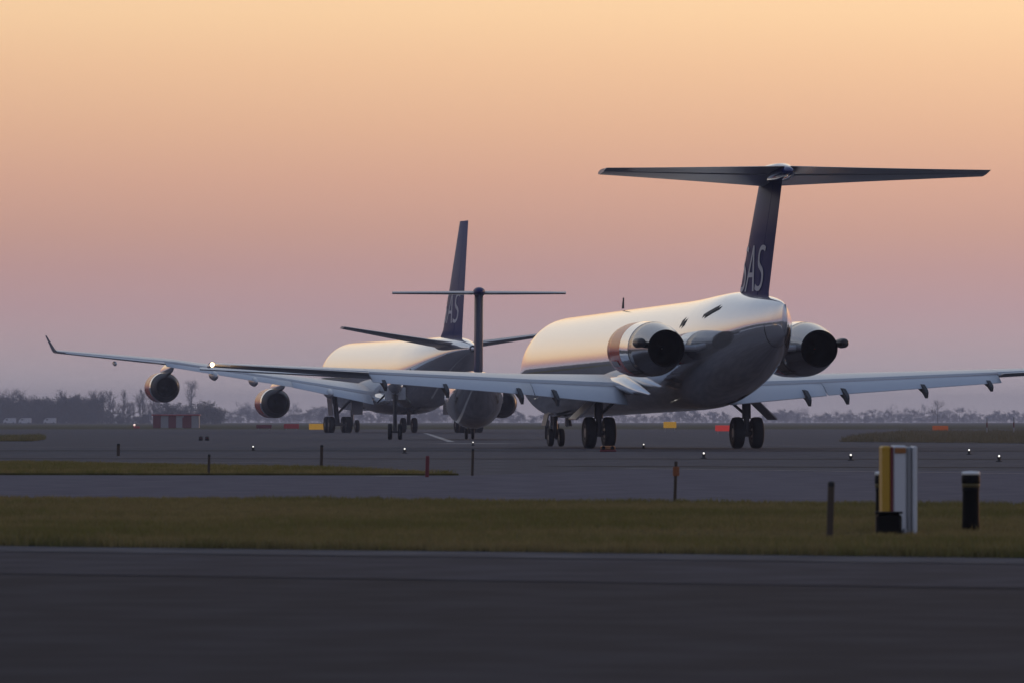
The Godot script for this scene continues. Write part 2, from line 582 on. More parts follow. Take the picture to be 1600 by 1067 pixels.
func setting() -> void:
	structure("ground", sheet([V2(-900, 5), V2(900, 5), V2(900, 7000), V2(-900, 7000)], -0.06), M.field)
	# paved field that the aircraft stand on
	structure("taxiway", sheet([V2(-160, 60), V2(160, 40), V2(160, 905), V2(-160, 905)], 0.0), M.asphalt_pale)
	structure("taxiway_shoulder", sheet([V2(-60, 118), V2(-5.97, 86), V2(5.39, 78), V2(60, 40), V2(60, 60), V2(9.3, 141.5), V2(2.4, 148), V2(-0.7, 130.5), V2(-60, 130.5)], 0.004), M.asphalt_blue)
	# the road in the foreground
	structure("road", sheet([V2(-60, 97.2), V2(-3.74, 57), V2(3.4, 51.9), V2(40, 25.8), V2(40, 5), V2(-60, 5)], 0.004), M.asphalt)
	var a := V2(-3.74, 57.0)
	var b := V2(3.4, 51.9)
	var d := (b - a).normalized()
	structure("road_sheen_band", stripe(a - d * 40 + V2(-2.6, -3.65), b + d * 25 + V2(-2.6, -3.65), 7.6, 0.008), M.asphalt_sheen)  # painted brightening towards the verge, stands for sheen at a flat viewing angle
	structure("road_sheen_band", stripe(a - d * 40 + V2(-0.85, -1.2), b + d * 25 + V2(-0.85, -1.2), 1.7, 0.012), M.asphalt_pale)  # second, paler step of the painted sheen, in the taxiway asphalt
	# darker and lighter bands laid in the paving
	structure("paving_band", stripe(V2(-40, 243), V2(60, 236), 5.0, 0.004), M.asphalt_dark)
	structure("paving_band", stripe(V2(-60, 196), V2(60, 182), 3.0, 0.004), M.asphalt_dark)
	structure("paving_band", stripe(V2(1.0, 158), V2(40, 137), 2.2, 0.004), M.asphalt_dark)
	structure("taxi_line", stripe(V2(2.2, 149.5), V2(12, 128.0), 0.35, 0.009), M.faint)
	structure("taxi_line", stripe(V2(-6.9, 617), V2(-2.7, 347), 0.32, 0.004), M.line)
	structure("taxi_line", stripe(V2(-2.2, 322), V2(-0.9, 318), 3.0, 0.004), M.line)
	structure("taxi_line", stripe(V2(-2.25, 129.0), V2(-1.6, 128.8), 0.8, 0.008), M.line)
	structure("taxi_line", stripe(V2(-40, 300), V2(-10, 268), 0.4, 0.004), M.faint)
	structure("taxi_line", stripe(V2(-14, 178), V2(-5, 172), 0.5, 0.004), M.faint)
	structure("taxi_line", stripe(V2(5, 300), V2(30, 292), 0.8, 0.004), M.faint)
	# verges
	var near := [V2(-60, 97.4), V2(-3.74, 57.05), V2(3.4, 51.95), V2(40, 25.9), V2(40, 55.4), V2(5.39, 82.2), V2(-5.97, 91.0), V2(-60, 132)]
	structure("near_verge", sheet(near, 0.02, 0.04), M.soil)
	var island := [V2(-60, 131), V2(-9.0, 132.5), V2(-0.9, 131.5), V2(-4.0, 148), V2(-10.5, 166), V2(-60, 172)]
	structure("island_verge", sheet(island, 0.03, 0.04), M.soil)
	structure("side_verge", sheet([V2(-110, 352), V2(-22, 358), V2(-23.5, 392), V2(-110, 420)], 0.03, 0.04), M.soil)
	structure("far_verge", sheet([V2(14.5, 345), V2(21, 322), V2(120, 300), V2(120, 690), V2(28, 560), V2(19, 420)], 0.02, 0.03), M.straw)
	grass(near, 52000, 0.02, 0.058, "near_grass", "rough olive and straw coloured grass growing on the verge beside the road", 16.0, 0.14)
	var strip := [a + V2(-0.2, -0.25) - d * 9, a + V2(0.35, 0.55) - d * 9, b + V2(0.35, 0.55) + d * 9, b + V2(-0.2, -0.25) + d * 9]
	grass(strip, 2600, 0.012, 0.1, "edge_grass", "ragged brown tufts hanging over the edge of the near road", 16.0, 0.15)
	grass(island, 14000, 0.03, 0.08, "island_grass", "green grass on the strip left of the middle of the taxiways", 20.0)
	grass([V2(14.5, 345), V2(21, 322), V2(34, 318), V2(50, 600), V2(28, 560), V2(19, 420)], 9000, 0.02, 0.3, "far_grass", "brown dead grass on the verge behind the twin jet", 60.0, 0.75)
	grass([V2(-30, 353), V2(-22, 358), V2(-23.5, 392), V2(-34, 396)], 3000, 0.03, 0.25, "side_grass", "brown grass patch far out by the left edge of the taxiway", 60.0, 0.3)

func tuft(blades: int, height: float, spread: float, sd: int) -> ArrayMesh:
	var r := RandomNumberGenerator.new()
	r.seed = sd
	var st := begin()
	for i in blades:
		var a := r.randf() * TAU
		var p := Vector3(cos(a), 0, sin(a)) * r.randf() * spread
		var b := r.randf() * TAU
		var lean := Vector3(cos(b), 0, sin(b)) * r.randf_range(0.1, 0.75)
		var hh := height * r.randf_range(0.45, 1.0)
		var wd := Vector3(-sin(b), 0, cos(b)) * height * 0.045
		var m := p + (Vector3.UP + lean * 0.4) * hh * 0.55
		var t := p + (Vector3.UP + lean) * hh
		st.set_smooth_group(-1)
		for q in [p - wd, p + wd, m + wd * 0.8, p - wd, m + wd * 0.8, m - wd * 0.8, m - wd * 0.8, m + wd * 0.8, t]: st.add_vertex(q)
	return finish(st)

func grass(poly: Array, count: int, y: float, height: float, called: String, label: String, half: float, dry := 0.0) -> void:
	var pv := PackedVector2Array(poly)
	var lo := pv[0]
	var hi := pv[0]
	for p in pv:
		lo = lo.min(p); hi = hi.max(p)
	var mm := MultiMesh.new()
	mm.transform_format = MultiMesh.TRANSFORM_3D
	mm.use_colors = true
	mm.mesh = tuft(11, height, height * 0.9, 77)
	var nz := FastNoiseLite.new()
	nz.seed = 9
	nz.frequency = 0.16
	nz.fractal_octaves = 5
	nz.fractal_gain = 0.65
	var ts := []
	var cs := []
	var tries := 0
	while ts.size() < count and tries < count * 40:
		tries += 1
		var p := Vector2(rng.randf_range(maxf(lo.x, -half), minf(hi.x, half)), rng.randf_range(lo.y, hi.y))
		if absf(p.x) > p.y * 0.075 + 1.5 or not Geometry2D.is_point_in_polygon(p, pv): continue
		var v := nz.get_noise_2d(p.x, p.y * 0.5)
		var s := rng.randf_range(0.45, 1.15) * (1.0 + v * 0.7)
		ts.append(Transform3D(Basis(Vector3.UP, rng.randf() * TAU).scaled(Vector3(s, s * rng.randf_range(0.7, 1.2), s)), Vector3(p.x, y - 0.005, -p.y)))
		var green := Color(0.15, 0.158, 0.036)
		var straw := Color(0.3, 0.245, 0.1)
		var brown := Color(0.17, 0.115, 0.055)
		var c := green.lerp(straw, clampf(0.1 + rng.randf() * 0.9 - v * 1.4, 0, 1))
		c = c.lerp(brown, rng.randf() * 0.5).lerp(Color(0.17, 0.148, 0.11), dry)
		cs.append(c)
	mm.instance_count = ts.size()
	for i in ts.size():
		mm.set_instance_transform(i, ts[i])
		mm.set_instance_color(i, cs[i])
	var o := MultiMeshInstance3D.new()
	o.name = called
	o.multimesh = mm
	o.material_override = M.blade
	add_child(o, true)
	tag(o, label, "grass", "", "stuff")

# ------------------------------------------------------------------ aircraft
func nacelle(parent: Node3D, c: Vector3, z0: float, z1: float, rad: float, rear: float, red: float) -> Node3D:
	var g := branch("engine", parent, Vector3(c.x, c.y, 0))
	var L := z1 - z0
	var st := begin()
	lathe(st, Vector3(0, 0, z0), Vector3(0, 0, 1), [[rad * 0.82, L * 0.03], [rad * 0.9, L * 0.05], [rad * 0.97, L * 0.2], [rad, L * red]], 40, 1, false, false)
	part("front_cowl", finish(st), M.red, g)
	st = begin()
	lathe(st, Vector3(0, 0, z0), Vector3(0, 0, 1), [[rad, L * red + 0.005], [rad * 0.995, L * (red + 0.04)], [rad * 0.97, L * rear]], 40, 1, false, false)
	part("rear_cowl", finish(st), M.paint, g)
	st = begin()
	lathe(st, Vector3(0, 0, z0), Vector3(0, 0, 1), [[rad * 0.7, L * 0.12], [rad * 0.72, L * 0.02], [rad * 0.78, 0.0], [rad * 0.84, L * 0.012], [rad * 0.9, L * 0.05]], 40, 1, false, false)
	part("inlet_lip", finish(st), M.lip, g)
	st = begin()
	lathe(st, Vector3(0, 0, z0 + L * 0.12), Vector3(0, 0, 1), [[0.01, -0.25], [rad * 0.25, 0.0], [rad * 0.7, 0.02]], 30, 1, false, false)
	part("fan", finish(st), M.darkmetal, g)
	return g

func twin_jet() -> void:
	var t := thing("twin_jet_airliner", "nearest white airliner with a blue T-tail and rear engines, seen from behind", "airliner", Vector3(5.43, 0, -263), deg_to_rad(10.0))
	var HD := [[-24.3, 2.033, 2.233, 0.1], [-23.9, 1.687, 2.687, 0.55], [-22.9, 1.328, 3.348, 1.02], [-21.4, 1.085, 4.165, 1.43], [-19.6, 1.024, 4.564, 1.62], [-18, 1.032, 4.642, 1.67], [4.5, 1.279, 4.889, 1.67], [7, 1.363, 4.947, 1.65], [9.5, 1.631, 5.024, 1.57], [12, 2.056, 5.061, 1.38], [14, 2.516, 4.953, 1.1], [16, 3.036, 4.833, 0.68], [17.4, 3.376, 4.693, 0.3], [18.2, 3.596, 4.573, 0.07]]
	part("fuselage", hull(HD), M.paint, t)
	var st := begin()
	var rings := []
	# fin
	var fd := [[4.55, 10.6, 5.1, 0.085], [5.0, 11.5, 4.2, 0.095], [6.8, 13.0, 3.75, 0.095], [8.72, 14.7, 3.2, 0.095]]
	var fin := part("fin", upright(fd, 0.0, 0.72), M.blue, t)
	part("rudder", upright(fd, 0.725, 1.0), M.blue, fin)
	for s in [-1.0, 1.0]:
		part("lettering", fin_letters("SAS", fd, s, 5.05, 1.45, 12.05, 2.95, 0.55), M.letter, fin)
	# dark fairing cap on the top of the fin
	st = begin()
	rings = []
	for q in [[13.9, 0.03, 0.03], [14.3, 0.2, 0.16], [15.2, 0.36, 0.26], [16.6, 0.44, 0.3], [17.8, 0.4, 0.28], [18.6, 0.22, 0.16], [19.1, 0.04, 0.04]]:
		rings.append(oval(q[0], 0, 8.74, q[1], q[2], 24))
	loft(st, rings)
	part("tail_fairing", finish(st), M.bluegloss, t)
	# tailplane
	for s in [-1.0, 1.0]:
		var hd := [[0.1, 8.6, 14.9, 3.7, 0.125, -0.125], [6.12, 8.66, 18.9, 1.5, 0.1, -0.08]]
		var hs := part("horizontal_stabilizer", panel(hd, s, 0.0, 0.66, 0.0, 8), M.stab, t)
		part("elevator", hinged(hd, s, 0.665, 1.0, 0.0, -0.15), M.stab, hs)
	# wings
	for s in [-1.0, 1.0]:
		var W := [[1.2, 1.98, -6.0, 6.9, 0.12, 0.03], [5.0, 2.17, -3.3, 4.75, 0.115, 0.026], [10.75, 2.46, -0.2, 3.0, 0.11, 0.015], [16.2, 2.74, 2.75, 1.5, 0.1, 0.0]]
		var wing := part("wing", panel([W[0], W[1], W[2]], s, 0.0, 0.76), M.wing, t)
		part("outer_panel", panel([[10.76, 2.4605, -0.195, 2.997, 0.11, 0.015], W[3]], s, 0.0, 0.74), M.wing, wing)
		part("flap", hinged([[1.75, 2.0, -5.62, 6.6, 0.12, 0.03], [4.98, 2.169, -3.3, 4.75, 0.115, 0.026]], s, 0.745, 1.03, 0.07, 0.3), M.flap, wing)
		part("flap", hinged([[5.02, 2.171, -3.29, 4.74, 0.115, 0.026], [10.7, 2.458, -0.22, 3.0, 0.11, 0.015]], s, 0.745, 1.03, 0.06, 0.3), M.flap, wing)
		part("aileron", hinged([[10.8, 2.463, -0.17, 2.98, 0.11, 0.015], [15.6, 2.71, 2.42, 1.66, 0.1, 0.0]], s, 0.745, 1.0, -0.01, -0.12), M.stab, wing)
		# hinge fairings that hang below the flaps
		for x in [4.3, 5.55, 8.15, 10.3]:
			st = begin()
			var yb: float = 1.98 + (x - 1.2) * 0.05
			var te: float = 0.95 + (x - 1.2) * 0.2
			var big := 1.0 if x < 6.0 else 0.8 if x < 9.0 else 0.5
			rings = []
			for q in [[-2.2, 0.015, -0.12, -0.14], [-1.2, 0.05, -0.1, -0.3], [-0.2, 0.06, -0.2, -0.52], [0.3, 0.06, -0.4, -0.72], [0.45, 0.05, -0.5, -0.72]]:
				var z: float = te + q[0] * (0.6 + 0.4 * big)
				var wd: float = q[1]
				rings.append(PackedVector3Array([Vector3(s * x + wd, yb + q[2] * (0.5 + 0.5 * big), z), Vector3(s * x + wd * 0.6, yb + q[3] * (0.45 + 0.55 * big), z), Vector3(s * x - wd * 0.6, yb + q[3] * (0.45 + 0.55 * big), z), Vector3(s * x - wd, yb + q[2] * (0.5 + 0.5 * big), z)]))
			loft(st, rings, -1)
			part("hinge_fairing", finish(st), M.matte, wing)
		# wing root fillet
		st = begin()
		rings = []
		for q in [[-4.5, 1.72, 2.15, 0.05], [-2.0, 1.8, 2.25, 0.2], [0.5, 1.78, 2.15, 0.3], [1.6, 1.72, 2.0, 0.24], [3.6, 1.6, 1.8, 0.05]]:
			rings.append(oval(q[0], s * (q[1] - 0.1), q[2], q[3], q[3] * 0.9, 16))
		loft(st, rings)
		part("root_fillet", finish(st), M.paint, wing)
		st = begin()
		rod(st, Vector3(s * 16.2, 2.72, 3.0), Vector3(s * 16.26, 2.73, 4.2), 0.06, 0.045, 10)
		part("tip_fairing", finish(st), M.wing, wing)
		if s < 0:
			lamp(wing, "position_light", Vector3(s * 16.26, 2.77, 4.28), 0.07, 14.0, Color(1.0, 0.8, 0.52), 0.4)
	# engines
	for s in [-1.0, 1.0]:
		var c := Vector3(s * 2.52, 3.25, 0)
		var g := nacelle(t, c, 5.4, 11.2, 0.91, 0.72, 0.5)
		st = begin()
		lathe(st, Vector3(0, 0, 9.58), Vector3(0, 0, 1), [[0.883, 0.0], [0.875, 0.06], [0.86, 0.06], [0.86, 0.1], [0.872, 0.1], [0.84, 0.5], [0.76, 1.1], [0.66, 1.7], [0.6, 2.02]], 40, 1, false, false)
		part("thrust_reverser", finish(st), M.reverser, g)
		st = begin()
		lathe(st, Vector3(0, 0, 10.0), Vector3(0, 0, 1), [[0.602, 1.6], [0.59, 1.72], [0.57, 1.73], [0.56, 1.4], [0.54, 0.2], [0.25, 0.1], [0.1, 0.7], [0.02, 0.9]], 36, 1, false, false)
		part("exhaust_duct", finish(st), M.soot, g)
		st = begin()
		rings = []
		for q in [[10.2, 0.03, 0.66], [10.6, 0.11, 0.8], [11.1, 0.16, 0.84], [11.65, 0.15, 0.82], [11.85, 0.1, 0.81]]:
			rings.append(oval(q[0], s * q[2], 0.18, q[1], q[1], 14))
		loft(st, rings)
		part("hinge_bulge", finish(st), M.darkmetal, g)
		part("pylon", one_block(Vector3(s * -0.98, 0.02, 8.7), Vector3(0.85, 0.2, 5.0), 0.08), M.stab, g)
		if s < 0:
			# small white mark on the lower flank of the cowl
			st = begin()
			rings = []
			st.set_smooth_group(1)
			var pts := []
			for zz in [6.55, 7.6]:
				for k in 5:
					var an := deg_to_rad(246.0 - k * 3.0)
					pts.append(Vector3(sin(an) * 0.921, cos(an) * 0.921, zz))
			for k in 4:
				for p in [pts[k], pts[k + 1], pts[k + 6], pts[k], pts[k + 6], pts[k + 5]]: st.add_vertex(p)
			part("white_mark", finish(st), M.letter, g)
	# gear
	for s in [-1.0, 1.0]:
		var g := branch("main_gear", t, Vector3(s * 2.54, 0, 0))
		wheel(g, Vector3(-0.33, 0.53, 0), 0.53, 0.38)
		wheel(g, Vector3(0.33, 0.53, 0), 0.53, 0.38)
		st = begin()
		rod(st, Vector3(0, 0.4, 0), Vector3(0, 1.1, -0.05), 0.1)
		rod(st, Vector3(0, 1.0, -0.05), Vector3(0, 2.0, -0.1), 0.15)
		rod(st, Vector3(-0.3, 0.53, 0), Vector3(0.3, 0.53, 0), 0.08)
		part("strut", finish(st), M.gear, g)
		st = begin()
		rod(st, Vector3(0, 1.1, 0.02), Vector3(s * -0.75, 1.75, -0.1), 0.05)
		part("side_brace", finish(st), M.gear, g)
		part("gear_door", one_block(Vector3(s * 0.52, 1.33, 0.0), Vector3(0.06, 1.05, 1.5), 0.02, Basis(Vector3(0, 0, 1), s * 0.82)), M.stab, g)
	var ng := branch("nose_gear", t, Vector3(0, 0, -22.07))
	wheel(ng, Vector3(-0.2, 0.33, 0), 0.33, 0.2)
	wheel(ng, Vector3(0.2, 0.33, 0), 0.33, 0.2)
	st = begin()
	rod(st, Vector3(0, 0.3, 0), Vector3(0, 1.5, -0.2), 0.08)
	rod(st, Vector3(0, 0.9, 0), Vector3(0, 1.5, 0.8), 0.05)
	part("strut", finish(st), M.gear, ng)
	for s in [-1.0, 1.0]:
		part("gear_door", one_block(Vector3(s * 0.42, 0.98, 0.2), Vector3(0.04, 0.5, 0.9), 0.015, Basis(Vector3(0, 0, 1), s * 0.25)), M.gear, ng)
		part("taxi_light", one_block(Vector3(s * 0.36, 0.85, 0.3), Vector3(0.14, 0.26, 0.12), 0.05), M.white, ng)
	# small things on the skin
	st = begin()
	rings = []
	for q in [[0.0, 0.16], [0.38, 0.05]]:
		rings.append(PackedVector3Array([Vector3(0.015, 4.82 + q[0], -9.0 - q[1] + q[0] * 0.3), Vector3(0.015, 4.82 + q[0], -9.0 + q[1] + q[0] * 0.3), Vector3(-0.015, 4.82 + q[0], -9.0 + q[1] + q[0] * 0.3), Vector3(-0.015, 4.82 + q[0], -9.0 - q[1] + q[0] * 0.3)]))
	loft(st, rings, -1)
	part("antenna", finish(st), M.dark, t)
	for q in [[16.95, 3.235, 4.67, 0.42]]:
		st = begin()
		loft(st, [oval(q[0], 0, (q[1] + q[2]) * 0.5, q[3] + 0.008, (q[2] - q[1]) * 0.5 + 0.008, 56), oval(q[0] + 0.03, 0, (q[1] + q[2]) * 0.5, q[3] - 0.008, (q[2] - q[1]) * 0.5 - 0.002, 56)], 1, false, false)
		part("tail_joint", finish(st), M.darkmetal, t)
	skin_patch(t, "service_window", HD, 8.9, 0.4, 4.1, 0.26, 0.12)
	skin_patch(t, "air_inlet", HD, 12.1, 1.3, 4.42, 0.13, 0.3)

# [bottom, top, half width] of a hull at z, as hull() makes it
func hull_at(defs: Array, z: float) -> Array:
	var k := 0
	while k < defs.size() - 2 and z > defs[k + 1][0]: k += 1
	var a: Array = defs[maxi(k - 1, 0)]
	var b: Array = defs[k]
	var c: Array = defs[k + 1]
	var d: Array = defs[mini(k + 2, defs.size() - 1)]
	var v := []
	for q in range(1, 4): v.append(cubic_interpolate_in_time(b[q], c[q], a[q], d[q], (z - b[0]) / (c[0] - b[0]), c[0] - b[0], a[0] - b[0] if k > 0 else -(c[0] - b[0]), d[0] - b[0] if k + 2 < defs.size() else 2.0 * (c[0] - b[0])))
	return v

# dark slanted opening that follows the left skin of a hull
func skin_patch(t: Node3D, called: String, defs: Array, z: float, length: float, y: float, h: float, rise: float) -> void:
	var st := begin()
	st.set_smooth_group(1)
	var pts := []
	for k in 9:
		var f := k / 8.0 - 0.5
		var v := hull_at(defs, z + f * length)
		for j in 5:
			var yy := y + (j / 4.0 - 0.5) * h + f * rise
			var cy: float = (v[0] + v[1]) * 0.5
			var ry: float = (v[1] - v[0]) * 0.5
			pts.append(Vector3(-v[2] * sqrt(maxf(0.0, 1.0 - pow((yy - cy) / ry, 2))) - 0.03, yy + 0.012, z + f * length))
	for k in 8:
		for j in 4:
			var p := k * 5 + j
			for q in [p, p + 1, p + 6, p, p + 6, p + 5]: st.add_vertex(pts[q])
	part(called, finish(st), M.dark, t)

func four_engine() -> void:
	var t := thing("four_engine_airliner", "large white airliner with four engines and upturned wingtip, farthest of the three", "airliner", Vector3(-8.75, 0, -628), deg_to_rad(10.5))
	part("fuselage", hull([[-32.0, 3.9, 4.2, 0.15], [-31.2, 3.0, 5.1, 1.0], [-29.6, 2.35, 6.1, 1.8], [-27.0, 1.93, 7.0, 2.45], [-24.5, 1.8, 7.38, 2.75], [-22.0, 1.8, 7.44, 2.82], [9.0, 1.8, 7.44, 2.82], [14.0, 2.15, 7.46, 2.74], [19.0, 3.05, 7.48, 2.4], [24.0, 4.3, 7.42, 1.75], [28.0, 5.35, 7.2, 1.05], [30.5, 5.95, 6.9, 0.5], [31.5, 6.15, 6.75, 0.28]], 48), M.paint, t)
	var st := begin()
	var rings := []
	for q in [[-13.0, 0.3, 0.3], [-10.5, 2.2, 0.8], [-5.0, 2.75, 1.15], [3.0, 2.75, 1.15], [7.0, 2.0, 0.8], [9.5, 0.3, 0.3]]:
		rings.append(oval(q[0], 0, 2.6, q[1], q[2], 24))
	loft(st, rings)
	part("belly_fairing", finish(st), M.paint, t)
	st = begin()
	lathe(st, Vector3(0, 6.45, 31.3), Vector3(0, 0, 1), [[0.2, 0.0], [0.26, 0.24], [0.2, 0.25], [0.02, 0.1]], 20)
	part("exhaust_outlet", finish(st), M.dark, t)
	var fd := [[6.9, 17.0, 9.9, 0.09], [8.0, 19.4, 7.6, 0.1], [16.3, 26.3, 3.3, 0.1]]
	var fin := part("fin", upright(fd, 0.0, 0.7), M.blue, t)
	part("rudder", upright(fd, 0.705, 1.0), M.blue, fin)
	for s in [-1.0, 1.0]:
		part("lettering", fin_letters("SAS", fd, s, 8.5, 2.3, 20.3, 5.4, 0.6), M.letter, fin)
	for s in [-1.0, 1.0]:
		var hd := [[1.0, 6.75, 22.9, 5.7, 0.1, -0.04], [9.7, 8.05, 28.0, 2.3, 0.09, -0.03]]
		var hs := part("horizontal_stabilizer", panel(hd, s, 0.0, 0.68, 0.0, 6), M.stab, t)
		part("elevator", hinged(hd, s, 0.685, 1.0, 0.0, -0.05), M.stab, hs)
		var W := [[2.3, 3.0, -8.8, 11.4, 0.13, 0.05], [9.4, 4.15, -4.5, 7.2, 0.12, 0.045], [19.3, 5.5, 1.6, 4.9, 0.12, 0.035], [29.3, 6.35, 7.7, 2.5, 0.12, 0.02]]
		var wing := part("wing", panel(W, s, 0.0, 0.78), M.wing, t)
		part("flap", hinged([[2.9, 3.09, -8.4, 11.1, 0.12, 0.05], [9.38, 4.148, -4.51, 7.2, 0.12, 0.045]], s, 0.785, 1.03, 0.08, 0.26), M.flap, wing)
		part("flap", hinged([[9.42, 4.152, -4.49, 7.19, 0.12, 0.045], [20.2, 5.58, 2.15, 4.7, 0.12, 0.034]], s, 0.785, 1.03, 0.06, 0.26), M.flap, wing)
		part("aileron", hinged([[20.3, 5.585, 2.2, 4.67, 0.12, 0.034], [28.6, 6.29, 7.28, 2.66, 0.12, 0.02]], s, 0.785, 1.0, 0.0, 0.06), M.flap, wing)
		st = begin()
		rings = []
		for q in [[29.3, 6.35, 7.7, 2.5], [29.5, 6.55, 8.1, 2.1], [30.2, 7.62, 9.6, 0.8]]:
			var th: float = q[3] * 0.05
			rings.append(PackedVector3Array([Vector3(s * q[0], q[1], q[2]), Vector3(s * (q[0] + th), q[1] - th * 0.4, q[2] + q[3] * 0.35), Vector3(s * q[0], q[1], q[2] + q[3]), Vector3(s * (q[0] - th), q[1] + th * 0.4, q[2] + q[3] * 0.35)]))
		loft(st, rings, -1)
		part("winglet", finish(st), M.stab, wing)
		for x in [6.4, 12.7, 16.1, 24.5]:
			st = begin()
			var f := 0.0
			var k := 0
			while k < 2 and x > W[k + 1][0]: k += 1
			f = (x - W[k][0]) / (W[k + 1][0] - W[k][0])
			var yb := lerpf(W[k][1], W[k + 1][1], f) - 0.35
			var te := lerpf(W[k][2] + W[k][3], W[k + 1][2] + W[k + 1][3], f)
			var bg := 1.0 if x < 20.0 else 0.5
			rings = []
			for q in [[-3.2, 0.05, 0.05], [-1.8, 0.22, 0.3], [-0.3, 0.27, 0.4], [0.7, 0.18, 0.26], [1.2, 0.04, 0.05]]:
				rings.append(oval(te + q[0] * bg, s * x, yb - 0.1 * bg - (q[0] + 3.2) * 0.03, q[1] * bg, q[2] * bg, 14))
			loft(st, rings)
			part("hinge_fairing", finish(st), M.wing, wing)
		for q in [[9.37, 2.38, -11.2, -6.2, 3.95], [19.25, 3.62, -5.2, -0.3, 5.3]]:
			var g := nacelle(t, Vector3(s * q[0], q[1], 0), q[2], q[3], 1.22, 0.9, 0.8)
			st = begin()
			lathe(st, Vector3(0, 0, q[3] - 0.55), Vector3(0, 0, 1), [[1.17, 0.0], [1.0, 0.5], [0.86, 0.75], [0.8, 0.75]], 32, 1, false, false)
			part("nozzle", finish(st), M.darkmetal, g)
			st = begin()
			lathe(st, Vector3(0, 0, q[3] - 1.2), Vector3(0, 0, 1), [[0.82, 1.3], [0.8, 0.3], [0.4, 0.2], [0.15, 0.9], [0.02, 1.1]], 28, 1, false, false)
			part("exhaust_duct", finish(st), M.soot, g)
			st = begin()
			rings = []
			var yl: float = q[4] - q[1]
			for w in [[q[2] + 1.6, 1.05, 1.3, 0.04], [q[2] + 3.0, 0.9, 1.55, 0.2], [q[3] + 0.3, 0.75, yl + 0.25, 0.24], [q[3] + 3.2, yl - 0.5, yl + 0.2, 0.18], [q[3] + 4.4, yl - 0.25, yl + 0.1, 0.04]]:
				rings.append(oval(w[0], 0, (w[1] + w[2]) * 0.5, w[3], absf(w[2] - w[1]) * 0.5, 16))
			loft(st, rings)
			part("pylon", finish(st), M.paint, g)
	# gear
	for s in [-1.0, 1.0]:
		var g := branch("main_gear", t, Vector3(s * 5.34, 0, 0))
		for q in [[-0.7, -1.0], [0.7, -1.0], [-0.7, 1.0], [0.7, 1.0]]:
			wheel(g, Vector3(q[0], 0.65, q[1]), 0.65, 0.5)
		st = begin()
		rod(st, Vector3(0, 0.6, 0), Vector3(s * 0.25, 3.1, -0.3), 0.2)
		rod(st, Vector3(0, 0.65, -1.1), Vector3(0, 0.65, 1.1), 0.12)
		for z in [-1.0, 1.0]: rod(st, Vector3(-0.7, 0.65, z), Vector3(0.7, 0.65, z), 0.09)
		rod(st, Vector3(0.05, 1.6, 0), Vector3(s * -1.3, 2.9, 0), 0.1)
		part("strut", finish(st), M.gear, g)
		part("gear_door", one_block(Vector3(s * 0.6, 2.2, -0.2), Vector3(0.08, 1.7, 2.2), 0.03, Basis(Vector3(0, 0, 1), s * -0.1)), M.stab, g)
		part("gear_door", one_block(Vector3(s * -1.6, 2.2, -0.2), Vector3(0.9, 1.5, 0.1), 0.03), M.stab, g)
	var cg := branch("center_gear", t, Vector3(0.3, 0, 0.8))
	for x in [-0.45, 0.45]: wheel(cg, Vector3(x, 0.6, 0), 0.6, 0.42)
	st = begin()
	rod(st, Vector3(0, 0.6, 0), Vector3(0, 2.2, 0), 0.16)
	part("strut", finish(st), M.gear, cg)
	part("gear_door", one_block(Vector3(-0.1, 1.75, 0.6), Vector3(0.5, 0.45, 0.06), 0.02), M.white, cg)
	var ng := branch("nose_gear", t, Vector3(0, 0, -25.4))
	for x in [-0.4, 0.4]: wheel(ng, Vector3(x, 0.52, 0), 0.52, 0.36)
	st = begin()
	rod(st, Vector3(0, 0.5, 0), Vector3(0, 2.3, -0.2), 0.13)
	part("strut", finish(st), M.gear, ng)

